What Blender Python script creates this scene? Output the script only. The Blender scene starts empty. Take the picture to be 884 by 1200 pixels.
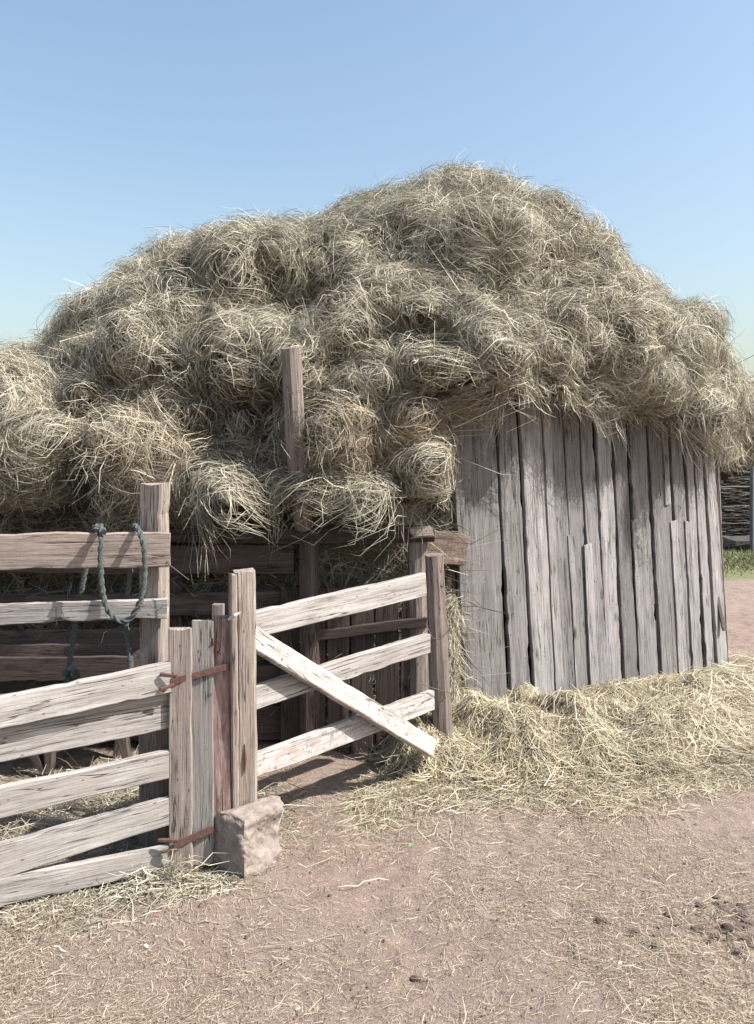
import bpy, math, random
import numpy as np
from mathutils import Vector, Matrix
random.seed(7)
RNG = np.random.default_rng(11)
PI = math.pi
scene = bpy.context.scene
COL = scene.collection

# ------------------------------------------------------------------ measuring helpers
CX, HY, F, EYE = 442.0, 530.0, 950.0, 1.6
def P(px, py, Z):                       # a point seen at px,py in the photograph, Z metres ahead
    return np.array([(px-CX)/F*Z, Z, EYE-(py-HY)/F*Z])

# ------------------------------------------------------------------ numpy noise
def _hash(i, j, k, seed):
    h = (i*374761393 + j*668265263 + k*2147483647 + seed*974711) & 0xffffffff
    h = ((h ^ (h >> 13)) * 1274126177) & 0xffffffff
    h = (h ^ (h >> 16)) & 0xffffff
    return h/float(0xffffff)
def vn(p, scale, seed=0):               # value noise, -1..1
    q = np.asarray(p, dtype=np.float64)*scale
    f = np.floor(q).astype(np.int64); t = q-f; t = t*t*(3-2*t)
    r = 0
    for a in (0, 1):
        for b in (0, 1):
            for c in (0, 1):
                w = (t[..., 0] if a else 1-t[..., 0])*(t[..., 1] if b else 1-t[..., 1])*(t[..., 2] if c else 1-t[..., 2])
                r = r + w*_hash(f[..., 0]+a, f[..., 1]+b, f[..., 2]+c, seed)
    return r*2-1
def fbm(p, scale, seed=0, octs=3):
    s = 0; a = 1; n = 0
    for o in range(octs):
        s = s + a*vn(p, scale*2**o, seed+o*17); n += a; a *= .5
    return s/n
def nrm(v):
    return v/np.maximum(np.linalg.norm(v, axis=-1, keepdims=True), 1e-9)
def sstep(a, b, x):
    t = np.clip((x-a)/(b-a), 0, 1); return t*t*(3-2*t)

# ------------------------------------------------------------------ tagging
def tag(o, label=None, cat=None, group=None, kind=None):
    if label: o['label'] = label
    if cat: o['category'] = cat
    if group: o['group'] = group
    if kind: o['kind'] = kind
    return o
def thing(name, loc, label, cat, group=None):
    o = bpy.data.objects.new(name, None); COL.objects.link(o)
    o.location = loc; o.empty_display_size = .2
    return tag(o, label, cat, group)

# ------------------------------------------------------------------ materials
def mat(name):
    m = bpy.data.materials.new(name); m.use_nodes = True
    nt = m.node_tree; nt.nodes.clear()
    out = nt.nodes.new('ShaderNodeOutputMaterial')
    b = nt.nodes.new('ShaderNodeBsdfPrincipled')
    nt.links.new(b.outputs[0], out.inputs[0])
    return m, nt, b, out
def N(nt, t, **kw):
    n = nt.nodes.new(t)
    for k, v in kw.items():
        if k.startswith('i_'):
            n.inputs[k[2:].replace('_', ' ')].default_value = v
        else: setattr(n, k, v)
    return n
def ramp(nt, src, stops):
    r = nt.nodes.new('ShaderNodeValToRGB')
    e = r.color_ramp.elements
    while len(e) < len(stops): e.new(.5)
    for q, (p, c) in zip(e, stops):
        q.position = p
        q.color = (c, c, c, 1) if isinstance(c, (int, float)) else (*c, 1)
    nt.links.new(src, r.inputs[0]); return r.outputs[0]
def mix(nt, f, a, b, mode='MIX'):
    m = nt.nodes.new('ShaderNodeMix'); m.data_type = 'RGBA'; m.blend_type = mode
    if isinstance(f, (int, float)): m.inputs[0].default_value = f
    else: nt.links.new(f, m.inputs[0])
    for s, v in ((6, a), (7, b)):
        if isinstance(v, tuple): m.inputs[s].default_value = (*v, 1)
        else: nt.links.new(v, m.inputs[s])
    return m.outputs[2]
def noise(nt, vec, scale, detail=4, rough=.6, dist=0):
    n = N(nt, 'ShaderNodeTexNoise'); n.inputs['Scale'].default_value = scale
    n.inputs['Detail'].default_value = detail; n.inputs['Roughness'].default_value = rough
    n.inputs['Distortion'].default_value = dist
    if vec is not None: nt.links.new(vec, n.inputs['Vector'])
    return n.outputs[0]
def mapping(nt, vec, sc):
    m = N(nt, 'ShaderNodeMapping'); m.inputs['Scale'].default_value = sc
    nt.links.new(vec, m.inputs['Vector']); return m.outputs[0]
def attr(nt, name):
    a = N(nt, 'ShaderNodeAttribute'); a.attribute_name = name; return a

def wood(name, light, dark, crack=.85, stain=None, paint=None, vary=.35, rough=.9, flaky=0.0, sawmix=.12, K=.74):
    light = tuple(K*q for q in light); dark = tuple(K*.85*q for q in dark)
    if stain: stain = tuple(K*q for q in stain)
    if paint: paint = tuple(K*q for q in paint)
    m, nt, b, out = mat(name)
    g = attr(nt, 'gco').outputs['Vector']
    g1 = mapping(nt, g, (1.3, 14, 14))
    n1 = noise(nt, g1, 2.0, 6, .65, .6)
    g2 = mapping(nt, g, (5, 150, 150))
    n2 = noise(nt, g2, 1.0, 4, .7, .3)
    c = mix(nt, ramp(nt, n1, [(.3, 0.), (.7, 1.)]), dark, light)
    fine = ramp(nt, n2, [(.28, .42), (.5, .95), (.75, 1.15)])
    c = mix(nt, .9, c, fine, 'MULTIPLY')
    saw = noise(nt, mapping(nt, g, (95, 22, 22)), 1.0, 4, .7, .8)
    c = mix(nt, sawmix, c, ramp(nt, saw, [(.40, .35), (.47, 1.), (.7, 1.08)]), 'MULTIPLY')
    edge = noise(nt, mapping(nt, g, (2.6, 40, 40)), 1.0, 5, .75, .8)
    c = mix(nt, .8, c, ramp(nt, edge, [(.34, .25), (.45, 1.), (.8, 1.12)]), 'MULTIPLY')
    vo = N(nt, 'ShaderNodeTexVoronoi'); vo.inputs['Scale'].default_value = 1.0
    nt.links.new(mapping(nt, g, (3.1, 9, 9)), vo.inputs['Vector'])
    knot = ramp(nt, vo.outputs['Distance'], [(.07, .25), (.10, .6), (.16, 1.)])
    c = mix(nt, .9, c, knot, 'MULTIPLY')
    # blotches of weathering
    bl = noise(nt, g, 5.5, 5, .7)
    c = mix(nt, ramp(nt, bl, [(.42, 0.), (.7, .75)]), c, stain if stain else dark)
    if paint:
        pn = noise(nt, mapping(nt, g, (9, 55, 55)), 1.0, 6, .75, .4)
        c = mix(nt, ramp(nt, pn, [(.42-flaky, 1.), (.56-flaky*.6, 0.)]), c, paint)
    # drying cracks
    g3 = mapping(nt, g, (1.1, 32, 32))
    n3 = noise(nt, g3, 1.0, 3, .5, .8)
    ck = ramp(nt, n3, [(.485, 1.), (.5, 0.), (.515, 1.)])
    msk = ramp(nt, noise(nt, mapping(nt, g, (2.2, 9, 9)), 1.0, 3), [(.42, 0.), (.5, 1.)])
    ckm = mix(nt, msk, (1, 1, 1), ck)
    c = mix(nt, crack, c, ckm, 'MULTIPLY')
    # small holes
    v2 = N(nt, 'ShaderNodeTexVoronoi'); nt.links.new(mapping(nt, g, (14, 30, 30)), v2.inputs['Vector'])
    v2.inputs['Scale'].default_value = 1
    hole = ramp(nt, v2.outputs['Distance'], [(.07, .25), (.12, 1.)])
    c = mix(nt, .8, c, hole, 'MULTIPLY')
    r = attr(nt, 'rnd').outputs['Fac']
    rv = ramp(nt, r, [(0, 1-vary), (1, 1+vary*.35)])
    c = mix(nt, 1., c, rv, 'MULTIPLY')
    nt.links.new(c, b.inputs['Base Color'])
    b.inputs['Roughness'].default_value = rough
    b.inputs['Specular IOR Level'].default_value = .25
    h1 = mix(nt, .5, ramp(nt, n2, [(0, 0.), (1, 1.)]), ramp(nt, n1, [(0, 0.), (1, 1.)]))
    h2 = mix(nt, .9, h1, ckm, 'MULTIPLY')
    bu = N(nt, 'ShaderNodeBump'); bu.inputs['Strength'].default_value = .8; bu.inputs['Distance'].default_value = .006
    nt.links.new(h2, bu.inputs['Height']); nt.links.new(bu.outputs[0], b.inputs['Normal'])
    return m

W_rail = wood('rail_wood', (.60, .575, .55), (.33, .30, .275), stain=(.39, .345, .32), vary=.22)
W_brown = wood('brown_rail_wood', (.56, .475, .42), (.32, .25, .21), stain=(.40, .30, .245), vary=.2)
W_white = wood('whitewashed_wood', (.74, .73, .72), (.60, .57, .55), stain=(.66, .62, .60), vary=.08, paint=(.42, .35, .31), flaky=.0, sawmix=.85)
W_plank = wood('grey_plank_wood', (.465, .45, .445), (.22, .205, .205), stain=(.35, .32, .31), vary=.42)
W_post = wood('post_wood', (.50, .435, .385), (.26, .21, .18), stain=(.35, .285, .25), vary=.2)
W_pink = wood('reddish_post_wood', (.43, .365, .33), (.24, .19, .17), stain=(.34, .275, .24), vary=.15)
W_red = wood('faded_red_wood', (.37, .215, .185), (.24, .12, .105), stain=(.38, .27, .24), vary=.1, paint=(.42, .35, .32), flaky=.04)
W_blue = wood('faded_grey_blue_wood', (.43, .42, .40), (.24, .235, .225), stain=(.34, .27, .25), vary=.1)
W_shaded = wood('shaded_shed_wood', (.17, .13, .115), (.08, .06, .055), stain=(.11, .08, .07), vary=.4)  # albedo lowered to put the shade under the hay into the wood
W_bark = wood('bark_wood', (.33, .25, .21), (.10, .07, .06), stain=(.17, .12, .10), vary=.1, sawmix=.7)

def simple(name, c1, c2, scale=20, rough=.8, metal=0, bump=.3, dist=.004):
    c1 = tuple(.72*q for q in c1); c2 = tuple(.72*q for q in c2)
    m, nt, b, out = mat(name)
    tc = N(nt, 'ShaderNodeTexCoord').outputs['Object']
    n = noise(nt, tc, scale, 6, .7)
    nt.links.new(mix(nt, ramp(nt, n, [(.3, 0.), (.7, 1.)]), c1, c2), b.inputs['Base Color'])
    b.inputs['Roughness'].default_value = rough; b.inputs['Metallic'].default_value = metal
    bu = N(nt, 'ShaderNodeBump'); bu.inputs['Strength'].default_value = bump; bu.inputs['Distance'].default_value = dist
    nt.links.new(n, bu.inputs['Height']); nt.links.new(bu.outputs[0], b.inputs['Normal'])
    return m
M_rust = simple('rusty_iron', (.09, .05, .042), (.19, .10, .08), 60, .85, .2, .6)
M_rustlight = simple('orange_rust', (.16, .06, .038), (.24, .12, .085), 60, .9)
M_wire = simple('old_wire', (.10, .08, .07), (.2, .16, .14), 80, .7, .4)
M_stone = simple('sandstone_block', (.24, .195, .17), (.42, .355, .315), 28, .95, 0, .8, .01)
M_clod = simple('dark_dung', (.05, .035, .028), (.11, .075, .055), 40, .95, 0, .8, .01)
M_soilclod = simple('brown_soil_clod', (.07, .048, .038), (.19, .14, .115), 40, .95, 0, .8, .01)
M_white = simple('white_scrap', (.75, .73, .7), (.85, .83, .8), 30, .7)
M_green = simple('green_plastic', (.05, .5, .1), (.1, .6, .15), 30, .4)
M_rope = simple('green_rope', (.05, .068, .066), (.13, .155, .145), 150, .95, 0, .9, .004)
M_cable = simple('black_cable', (.02, .02, .02), (.04, .04, .04), 30, .6)
M_post = simple('blue_grey_post', (.21, .23, .27), (.28, .30, .33), 20, .8)
M_plinth = simple('grey_stone_plinth', (.06, .056, .053), (.12, .11, .10), 9, .9, 0, .8, .03)

def straw_mat(name, trans=.10):
    m, nt, b, out = mat(name)
    a = attr(nt, 'col').outputs['Color']
    nt.links.new(a, b.inputs['Base Color'])
    b.inputs['Roughness'].default_value = .6
    b.inputs['Specular IOR Level'].default_value = .3
    t = N(nt, 'ShaderNodeBsdfTranslucent'); nt.links.new(a, t.inputs[0])
    mx = N(nt, 'ShaderNodeMixShader'); mx.inputs[0].default_value = trans
    nt.links.new(b.outputs[0], mx.inputs[1]); nt.links.new(t.outputs[0], mx.inputs[2])
    nt.links.new(mx.outputs[0], out.inputs[0])
    return m
M_straw = straw_mat('hay_strands')
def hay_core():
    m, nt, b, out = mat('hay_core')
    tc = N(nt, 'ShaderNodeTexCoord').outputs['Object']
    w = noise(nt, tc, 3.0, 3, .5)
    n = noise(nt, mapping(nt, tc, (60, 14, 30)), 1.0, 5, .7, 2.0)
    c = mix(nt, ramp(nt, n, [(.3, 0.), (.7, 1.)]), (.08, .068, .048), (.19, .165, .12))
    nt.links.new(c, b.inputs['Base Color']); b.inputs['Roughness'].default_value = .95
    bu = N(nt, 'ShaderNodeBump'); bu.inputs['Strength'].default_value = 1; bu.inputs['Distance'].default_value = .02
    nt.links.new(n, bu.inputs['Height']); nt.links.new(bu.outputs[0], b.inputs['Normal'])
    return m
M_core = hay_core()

# ------------------------------------------------------------------ mesh builders
class MB:
    """collects verts/faces in world space with grain coordinates"""
    def __init__(s): s.v = []; s.f = []; s.g = []; s.r = []
    def add(s, v, f, g=None, r=.5):
        o = len(s.v); s.v += [tuple(map(float, q)) for q in v]; s.f += [tuple(o+i for i in q) for q in f]
        s.g += [tuple(map(float, q)) for q in (g if g is not None else v)]; s.r += [r]*len(v)
    def board(s, p0, p1, up, h, t, h1=None, wob=.006, seg=.04, rnd=None, bev=.12, twist=0, jag=.006):
        """a sawn board from p0 to p1 (centre line), height h along `up`, thickness t"""
        p0 = np.array(p0, float); p1 = np.array(p1, float); L = np.linalg.norm(p1-p0)
        d = (p1-p0)/L; up = np.array(up, float); up = up-d*np.dot(up, d); up /= np.linalg.norm(up)
        nn = np.cross(d, up); h1 = h if h1 is None else h1
        n = max(3, int(L/seg)+1); off = np.array([random.uniform(0, 40) for _ in range(3)])
        if rnd is None: rnd = random.random()
        ph = [random.uniform(0, 60) for _ in range(6)]
        def w(i, x): return float(vn(np.array([x*2.5+ph[i], ph[i], 0.]), 1., i)+.6*vn(np.array([x*9+ph[i], ph[i], 0.]), 1., i)+.35*vn(np.array([x*30+ph[i], ph[i], 0.]), 1., i)-(1.4 if vn(np.array([x*11+ph[i]+5, ph[i], 0.]), 1., i+9) > .72 else 0)*(1 if i in (0, 2) else -1))*wob
        vs = []; gs = []
        bx = min(h, t)*bev
        for i in range(n):
            q = i/(n-1); x = q*L; hh = (h+(h1-h)*q)/2; c = p0+d*x+nn*float(vn(np.array([x*1.3+ph[4], ph[4], 0.]), 1., 4))*wob*.8
            a = twist*(q-.5)
            u2 = up*math.cos(a)+nn*math.sin(a); n2 = nn*math.cos(a)-up*math.sin(a)
            top = hh+w(0, x); bot = -hh+w(1, x); fr = -t/2+float(vn(np.array([x*2+ph[2], ph[2], 0.]), 1., 2))*wob*.2; bk = t/2
            ring = [(top, fr+bx), (top-bx, fr), (0, fr), (bot+bx, fr), (bot, fr+bx), (bot, bk-bx), (bot+bx, bk), (top-bx, bk), (top, bk-bx)]
            for (a_, b_) in ring:
                e = 0
                if i in (0, n-1): e = random.uniform(-jag, jag)
                vs.append(c+u2*a_+n2*b_+d*e); gs.append(np.array([x, a_, b_])+off)
        K = 9; fs = []
        for i in range(n-1):
            for k in range(K):
                fs.append((i*K+k, i*K+(k+1) % K, (i+1)*K+(k+1) % K, (i+1)*K+k))
        fs.append(tuple(range(K))[::-1]); fs.append(tuple((n-1)*K+k for k in range(K)))
        # end grain gets its own coords only via offset; fine at this size
        s.add(vs, fs, gs, rnd); return s
    def pole(s, pts, radii, seg=10, lump=.08, rnd=None, square=0.0, rot=0.0):
        pts = [np.array(p, float) for p in pts]; off = np.array([random.uniform(0, 40) for _ in range(3)])
        if rnd is None: rnd = random.random()
        # resample
        P2 = []; R2 = []
        for i in range(len(pts)-1):
            L = np.linalg.norm(pts[i+1]-pts[i]); n = max(1, int(L/.08))
            for k in range(n):
                P2.append(pts[i]+(pts[i+1]-pts[i])*k/n); R2.append(radii[i]+(radii[i+1]-radii[i])*k/n)
        P2.append(pts[-1]); R2.append(radii[-1])
        vs = []; gs = []; x = 0
        for i, (p, r) in enumerate(zip(P2, R2)):
            d = P2[min(i+1, len(P2)-1)]-P2[max(i-1, 0)]; d /= np.linalg.norm(d)
            a = np.array([0, 1., 0]) if abs(d[1]) < .9 else np.array([1., 0, 0])
            u = np.cross(d, a); u /= np.linalg.norm(u); w = np.cross(d, u)
            if i: x += np.linalg.norm(p-P2[i-1])
            for k in range(seg):
                th = 2*PI*k/seg; c, sn = math.cos(th+rot), math.sin(th+rot)
                sq = 1/max(abs(math.cos(th)), abs(math.sin(th)))
                rr = r*(1+lump*float(vn(np.array([c*1.5+off[0], sn*1.5, x*2.5]), 1., 3)))*(1+square*(sq-1))
                e = random.uniform(-.004, .004) if i in (0, len(P2)-1) else 0
                vs.append(p+u*c*rr+w*sn*rr+d*e); gs.append(np.array([x, math.cos(th)*r, math.sin(th)*r])+off)
        fs = []
        for i in range(len(P2)-1):
            for k in range(seg):
                fs.append((i*seg+k, i*seg+(k+1) % seg, (i+1)*seg+(k+1) % seg, (i+1)*seg+k))
        fs.append(tuple(range(seg))[::-1]); fs.append(tuple((len(P2)-1)*seg+k for k in range(seg)))
        s.add(vs, fs, gs, rnd); return s
    def build(s, name, m, parent=None, smooth=False):
        me = bpy.data.meshes.new(name)
        loc = np.array(parent.location) if parent else np.zeros(3)
        q = parent
        while q is not None and q.parent is not None:
            q = q.parent; loc = loc+np.array(q.location)
        org = loc
        if parent is None:
            a = np.array(s.v); org = np.array([a[:, 0].mean(), a[:, 1].mean(), a[:, 2].min()])
        me.from_pydata([tuple(np.array(v)-org) for v in s.v], [], s.f)
        at = me.attributes.new('gco', 'FLOAT_VECTOR', 'POINT'); at.data.foreach_set('vector', np.array(s.g, np.float32).ravel())
        at = me.attributes.new('rnd', 'FLOAT', 'POINT'); at.data.foreach_set('value', np.array(s.r, np.float32))
        import bmesh
        bm = bmesh.new(); bm.from_mesh(me); bmesh.ops.recalc_face_normals(bm, faces=bm.faces); bm.to_mesh(me); bm.free()
        me.materials.append(m)
        if smooth: me.polygons.foreach_set('use_smooth', [True]*len(me.polygons))
        me.update()
        o = bpy.data.objects.new(name, me); COL.objects.link(o)
        if parent: o.parent = parent
        else: o.location = org
        return o

def strands(root, d, nrml, L, width, bend, col, K=4, droop=0.0, flat=.6, seed=1):
    """ribbons: root(N,3) start, d direction, nrml the side to face, bend a vector added quadratically"""
    n = len(root); r = np.random.default_rng(seed)
    d = nrm(d)
    side = nrm(np.cross(d, nrml + r.normal(0, flat, (n, 3))))
    t = np.linspace(0, 1, K)[None, :, None]
    L_ = L[:, None, None]
    kink = r.normal(0, .06, (n, K, 3))*L_; kink[:, 0] = 0
    pos = root[:, None, :] + d[:, None, :]*t*L_ + bend[:, None, :]*(t**2)*L_ + kink
    pos[:, :, 2] -= (droop*(t[..., 0]**2))*L[:, None]
    w = (width[:, None]*np.array([.7]+[1.]*(K-2)+[.3])[None, :])[:, :, None]*.5
    a = pos - side[:, None, :]*w; b = pos + side[:, None, :]*w
    v = np.stack([a, b], 2).reshape(-1, 3)
    base = (np.arange(n)*2*K)[:, None]
    q = np.array([[2*k, 2*k+1, 2*k+3, 2*k+2] for k in range(K-1)])
    f = (base[:, :, None] + q[None]).reshape(-1, 4)
    c = np.repeat(col, 2*K, axis=0)
    return v, f, c

def ribbon(pos, up, width, col, roll, seed):
    """ribbons through the given points pos (n,K,3), lying roughly square to `up`"""
    n, K = pos.shape[:2]; r = np.random.default_rng(seed)
    t = np.gradient(pos, axis=1); u = up+r.normal(0, roll, (n, 1, 3))
    side = nrm(np.cross(nrm(t), u))
    w = (width[:, None]*np.array([.7]+[1.]*(K-2)+[.3])[None, :])[:, :, None]*.5
    v = np.stack([pos-side*w, pos+side*w], 2).reshape(-1, 3)
    base = (np.arange(n)*2*K)[:, None]
    q = np.array([[2*k, 2*k+1, 2*k+3, 2*k+2] for k in range(K-1)])
    return v, (base[:, :, None]+q[None]).reshape(-1, 4), np.repeat(col, 2*K, axis=0)

def build_raw(name, chunks, mats, org, smooth_core=True):
    """chunks: list of (v, f(quads), col, material index)"""
    V = []; Fq = []; Cc = []; Mi = []; o = 0
    for v, f, c, mi in chunks:
        V.append(v-org); Fq.append(f+o); Cc.append(c); Mi.append(np.full(len(f), mi, np.int32)); o += len(v)
    V = np.concatenate(V).astype(np.float32); Fq = np.concatenate(Fq).astype(np.int32)
    Cc = np.concatenate(Cc).astype(np.float32); Mi = np.concatenate(Mi)
    me = bpy.data.meshes.new(name)
    me.vertices.add(len(V)); me.vertices.foreach_set('co', V.ravel())
    me.loops.add(Fq.size); me.loops.foreach_set('vertex_index', Fq.ravel())
    me.polygons.add(len(Fq)); me.polygons.foreach_set('loop_start', np.arange(0, Fq.size, 4, dtype=np.int32))
    me.polygons.foreach_set('material_index', Mi)
    me.polygons.foreach_set('use_smooth', np.ones(len(Fq), bool))
    me.update(calc_edges=True)
    at = me.attributes.new('col', 'FLOAT_COLOR', 'POINT')
    at.data.foreach_set('color', np.concatenate([Cc, np.ones((len(Cc), 1), np.float32)], 1).ravel())
    for m in mats: me.materials.append(m)
    ob = bpy.data.objects.new(name, me); COL.objects.link(ob); ob.location = org
    return ob

def hay_colors(p, seed, tan=None, bright=1.0):
    """olive-grey to straw colours, varying in patches and from stalk to stalk"""
    n = len(p); r = np.random.default_rng(seed)
    olive = np.array([.40, .385, .31]); straw = np.array([.56, .515, .41]); grey = np.array([.41, .38, .33])
    brown = np.array([.27, .215, .16]); pale = np.array([.76, .72, .61]); rust = np.array([.50, .31, .18])
    m1 = np.clip(fbm(p, 1.6, seed, 3)*1.2+.5, 0, 1)[:, None]
    m2 = np.clip(fbm(p, 2.4, seed+5, 2)*1.6+.3, 0, 1)[:, None]
    c = olive*(1-m1)+straw*m1
    c = c*(1-m2*.6)+grey*m2*.6
    u = r.random(n)[:, None]
    c = np.where(u < .18, pale*np.ones((n, 1)), c); c = np.where(u > .80, brown*np.ones((n, 1)), c)
    if tan is not None: c = c*(1-tan[:, None])+rust*tan[:, None]*1.0+0*c
    return np.clip(c*(r.uniform(.5, 1.2, (n, 1)))*bright*np.array([.84, .84, .80]), .02, .9)

# ------------------------------------------------------------------ the haystack surface
OUT = [(-260, 560), (-120, 480), (-60, 445), (0, 428), (22, 412), (55, 398), (75, 374), (105, 350), (130, 322), (155, 296), (180, 270), (250, 264), (300, 250),
       (365, 246), (400, 232), (440, 220), (490, 204), (540, 190), (585, 202), (605, 215), (640, 246), (690, 250), (705, 262), (725, 296),
       (760, 330), (790, 352), (825, 396), (845, 420), (865, 446), (880, 500), (900, 560)]
OX = np.array([o[0] for o in OUT], float); OYv = np.array([o[1] for o in OUT], float)
XS = np.linspace(-4.6, 3.12, 90)
HX = np.interp(XS, [-4.6, -3.6, -2.5, -2.25, -1.65, -.5, .67, 1.7, 2.3, 2.8, 3.12], [1.5, 1.8, 2.1, 2.3, 3.1, 3.3, 3.75, 3.3, 2.75, 2.1, 1.75])
def Yf(X): return np.interp(X, [-4.6, .25, .52, 2.65, 3.12], [4.22, 4.26, 4.55, 5.95, 6.5])
def Z0(X): return np.interp(X, [-4.6, .30, .52, .8, 1.4, 2.4, 3.12], [1.35, 1.37, 1.98, 1.99, 1.91, 1.75, 1.70])
def Yr(X): return np.interp(X, [-4.6, 2.0, 3.12], [6.3, 6.5, 6.85])
LUMPS = [(545,240,90,50,.8),(440,262,65,40,1),(385,300,60,45,.9),(300,296,80,46,1),(205,300,62,42,1),(128,365,55,45,.9),
 (35,465,62,45,.85),(15,545,70,60,.9),(245,385,75,38,1.1),(385,385,95,40,1.35),(330,345,60,30,.7),(640,275,70,48,1),(560,300,75,38,.9),(480,330,70,34,.9),(720,318,55,52,1),
 (580,362,80,40,1.05),(690,405,75,50,1.1),(610,445,95,40,1.25),(785,400,62,55,.9),(730,478,75,45,1.1),(825,465,55,52,.85),(868,515,42,46,.95),
 (165,560,84,58,1.1),(262,590,62,42,1.2),(435,505,72,46,1.0),(395,452,50,40,1.1),(395,572,62,36,1.1),(485,562,50,38,.6),(330,590,40,34,.8),(560,470,50,30,1.1),
 (100,440,45,35,.7),(215,460,40,28,.5),(70,520,30,30,.2),(505,245,50,40,.6), (650,340,50,35,.8),(450,566,40,32,.9),(285,500,40,30,.35)]
HOLES = [(272,465,52,42,.7),(300,420,40,22,.4),(455,425,48,34,.75),(510,395,40,18,.5),(102,520,44,58,1.2),(84,590,44,44,1.1),(378,318,34,18,.5),(660,308,38,18,.45),(330,545,30,25,.5),(430,330,38,14,.5),(180,420,34,26,.5),(395,452,40,12,.5),(360,655,30,20,.4),(125,405,22,34,.5),(460,555,50,14,.4),(670,360,34,20,.4),(770,368,22,26,.3)]
lr = random.Random(5)
BL = [(lr.uniform(-4.6, 3.1), lr.uniform(-1.5, 1.5)) for _ in range(420)]
BLr = np.array(BL)
def base_pt(X, a):
    yf, z0, yr, H = Yf(X), Z0(X), Yr(X), np.interp(X, XS, HX)
    s, c = np.sin(a), np.cos(a)
    y = np.where(a >= 0, yr-(yr-yf)*np.abs(s)**1.0, yr+1.7*np.abs(s))
    zz0 = np.where(a >= 0, z0, 1.0)
    z = zz0+(H-zz0)*np.clip(c, 0, 1)**.85
    return np.stack([X, y, z], -1)
def lumpfield(p, X, a):
    # forkfuls of hay: bulges with creases between
    w = np.stack([fbm(p, 2.2, 3, 3)+.55*fbm(p, 6.5, 61, 3), fbm(p, 2.2, 9, 3)+.55*fbm(p, 6.5, 63, 3)], -1)
    px = CX+p[..., 0]/p[..., 1]*F + w[..., 0]*95; py = HY-(p[..., 2]-EYE)/p[..., 1]*F + w[..., 1]*75
    f = np.zeros(px.shape)
    for (x, y, rx, ry, am) in LUMPS:
        dy = py-(y+ry*.25); q = ((px-x)/(rx*1.2))**2+(dy/np.where(dy < 0, ry*1.65, ry*.80))**2
        f = np.maximum(f, am*np.sqrt(np.clip(1-q, 0, 1)))
    for (x, y, rx, ry, am) in HOLES:
        q = ((px-x)/rx)**2+((py-y)/ry)**2
        f = f-1.35*am*np.clip(1-q, 0, 1)**.7
    bk_ = sstep(.02, -.45, a); f = f*(1-bk_)+(.5-.35*sstep(1.8, 2.6, X))*bk_
    # smaller wads
    g = np.zeros(px.shape)
    u = X+w[..., 1]*.30; v = a*2.2+w[..., 0]*.34
    flat = g.ravel(); uu = u.ravel(); vv = v.ravel()
    for (cx, ca) in BL:
        rr = .22+.10*math.sin(cx*37+ca*11)
        dx = (uu-cx)/(rr*1.25); dv = (vv-ca*2.2)/rr
        q = 1-dx*dx-dv*dv
        k = q > 0
        flat[k] = np.maximum(flat[k], np.sqrt(q[k]))
    g = flat.reshape(px.shape)
    return f, g
def surf(X, a, inset=0.0):
    p = base_pt(X, a)
    e = .01
    n = nrm(np.cross(base_pt(X+e, a)-base_pt(X-e, a), base_pt(X, a+e)-base_pt(X, a-e)))
    n = np.where((n[..., 2:3] < -.35), -n, n)
    n = np.where((n[..., 1:2]*np.where(a >= 0, 1, -1)[..., None] > .3), -n, n)
    f, g = lumpfield(p, X, a)
    fade = sstep(1.62, 1.35, np.abs(a))*.75+.25
    d = (np.sign(f)*np.abs(f)**1.3*.36-.18)+(g**1.4)*(.10+.04*sstep(.2, 1., X))-.04+fbm(p*np.array([1, 1, 1.5]), 1.9, 21, 5)*(.20+.16*sstep(.3, .9, a))+(.12-.30*np.abs(fbm(p*np.array([.8, 1, 1.7]), 2.1, 29, 3)))*sstep(.35, .9, a)+fbm(p*np.array([.7, 1, 1.3]), 6., 23, 3)*.10-inset
    d = np.where(np.abs(X-(-.74)) < .16, np.where(a > 1.0, np.minimum(d, .0), d), d) if False else d
    q = p+n*d[..., None]
    q[..., 2] -= (np.maximum(f, 0)*.14)*fade*sstep(0, .5, a)
    side_ = (q[..., 2] < 1.92) & (q[..., 1] < 4.95) & (q[..., 0] > .31) & (X < .46)
    q[..., 0] = np.where(side_, .31, q[..., 0])
    q[..., 2] = np.where((a > .3) & (q[..., 2] < Z0(X)-.03), Z0(X)-.03, q[..., 2])      # wads sag
    return q
# fit the ridge height so the outline stands where it does in the photograph
for it in range(6):
    Xg, Ag = np.meshgrid(np.linspace(-4.6, 3.12, 240), np.linspace(-.6, 1.5, 70), indexing='ij')
    q = surf(Xg, Ag)
    px = CX+q[..., 0]/q[..., 1]*F; py = HY-(q[..., 2]-EYE)/q[..., 1]*F
    for i in range(len(XS)):
        k = np.abs(Xg[:, 0]-XS[i]) < .06
        m = np.argmin(py[k]); ppx = px[k].ravel()[m]; ppy = py[k].ravel()[m]; Y = q[..., 1][k].ravel()[m]
        HX[i] += np.clip((ppy-np.interp(ppx, OX, OYv)-8)/F*Y, -.4, .4)*.7
    HX = np.convolve(np.pad(HX, 1, 'edge'), [.2, .6, .2], 'valid')
    HX = np.maximum(HX, Z0(XS)+.12)

HX = HX-.14*sstep(2.3, 3.0, XS)-.14*sstep(-2.35, -2.7, XS)
NX, NA = 420, 230
Xg, Ag = np.meshgrid(np.linspace(-4.6, 3.12, NX), np.linspace(-1.57, 1.57, NA), indexing='ij')
core = surf(Xg, Ag, .035)
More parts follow.
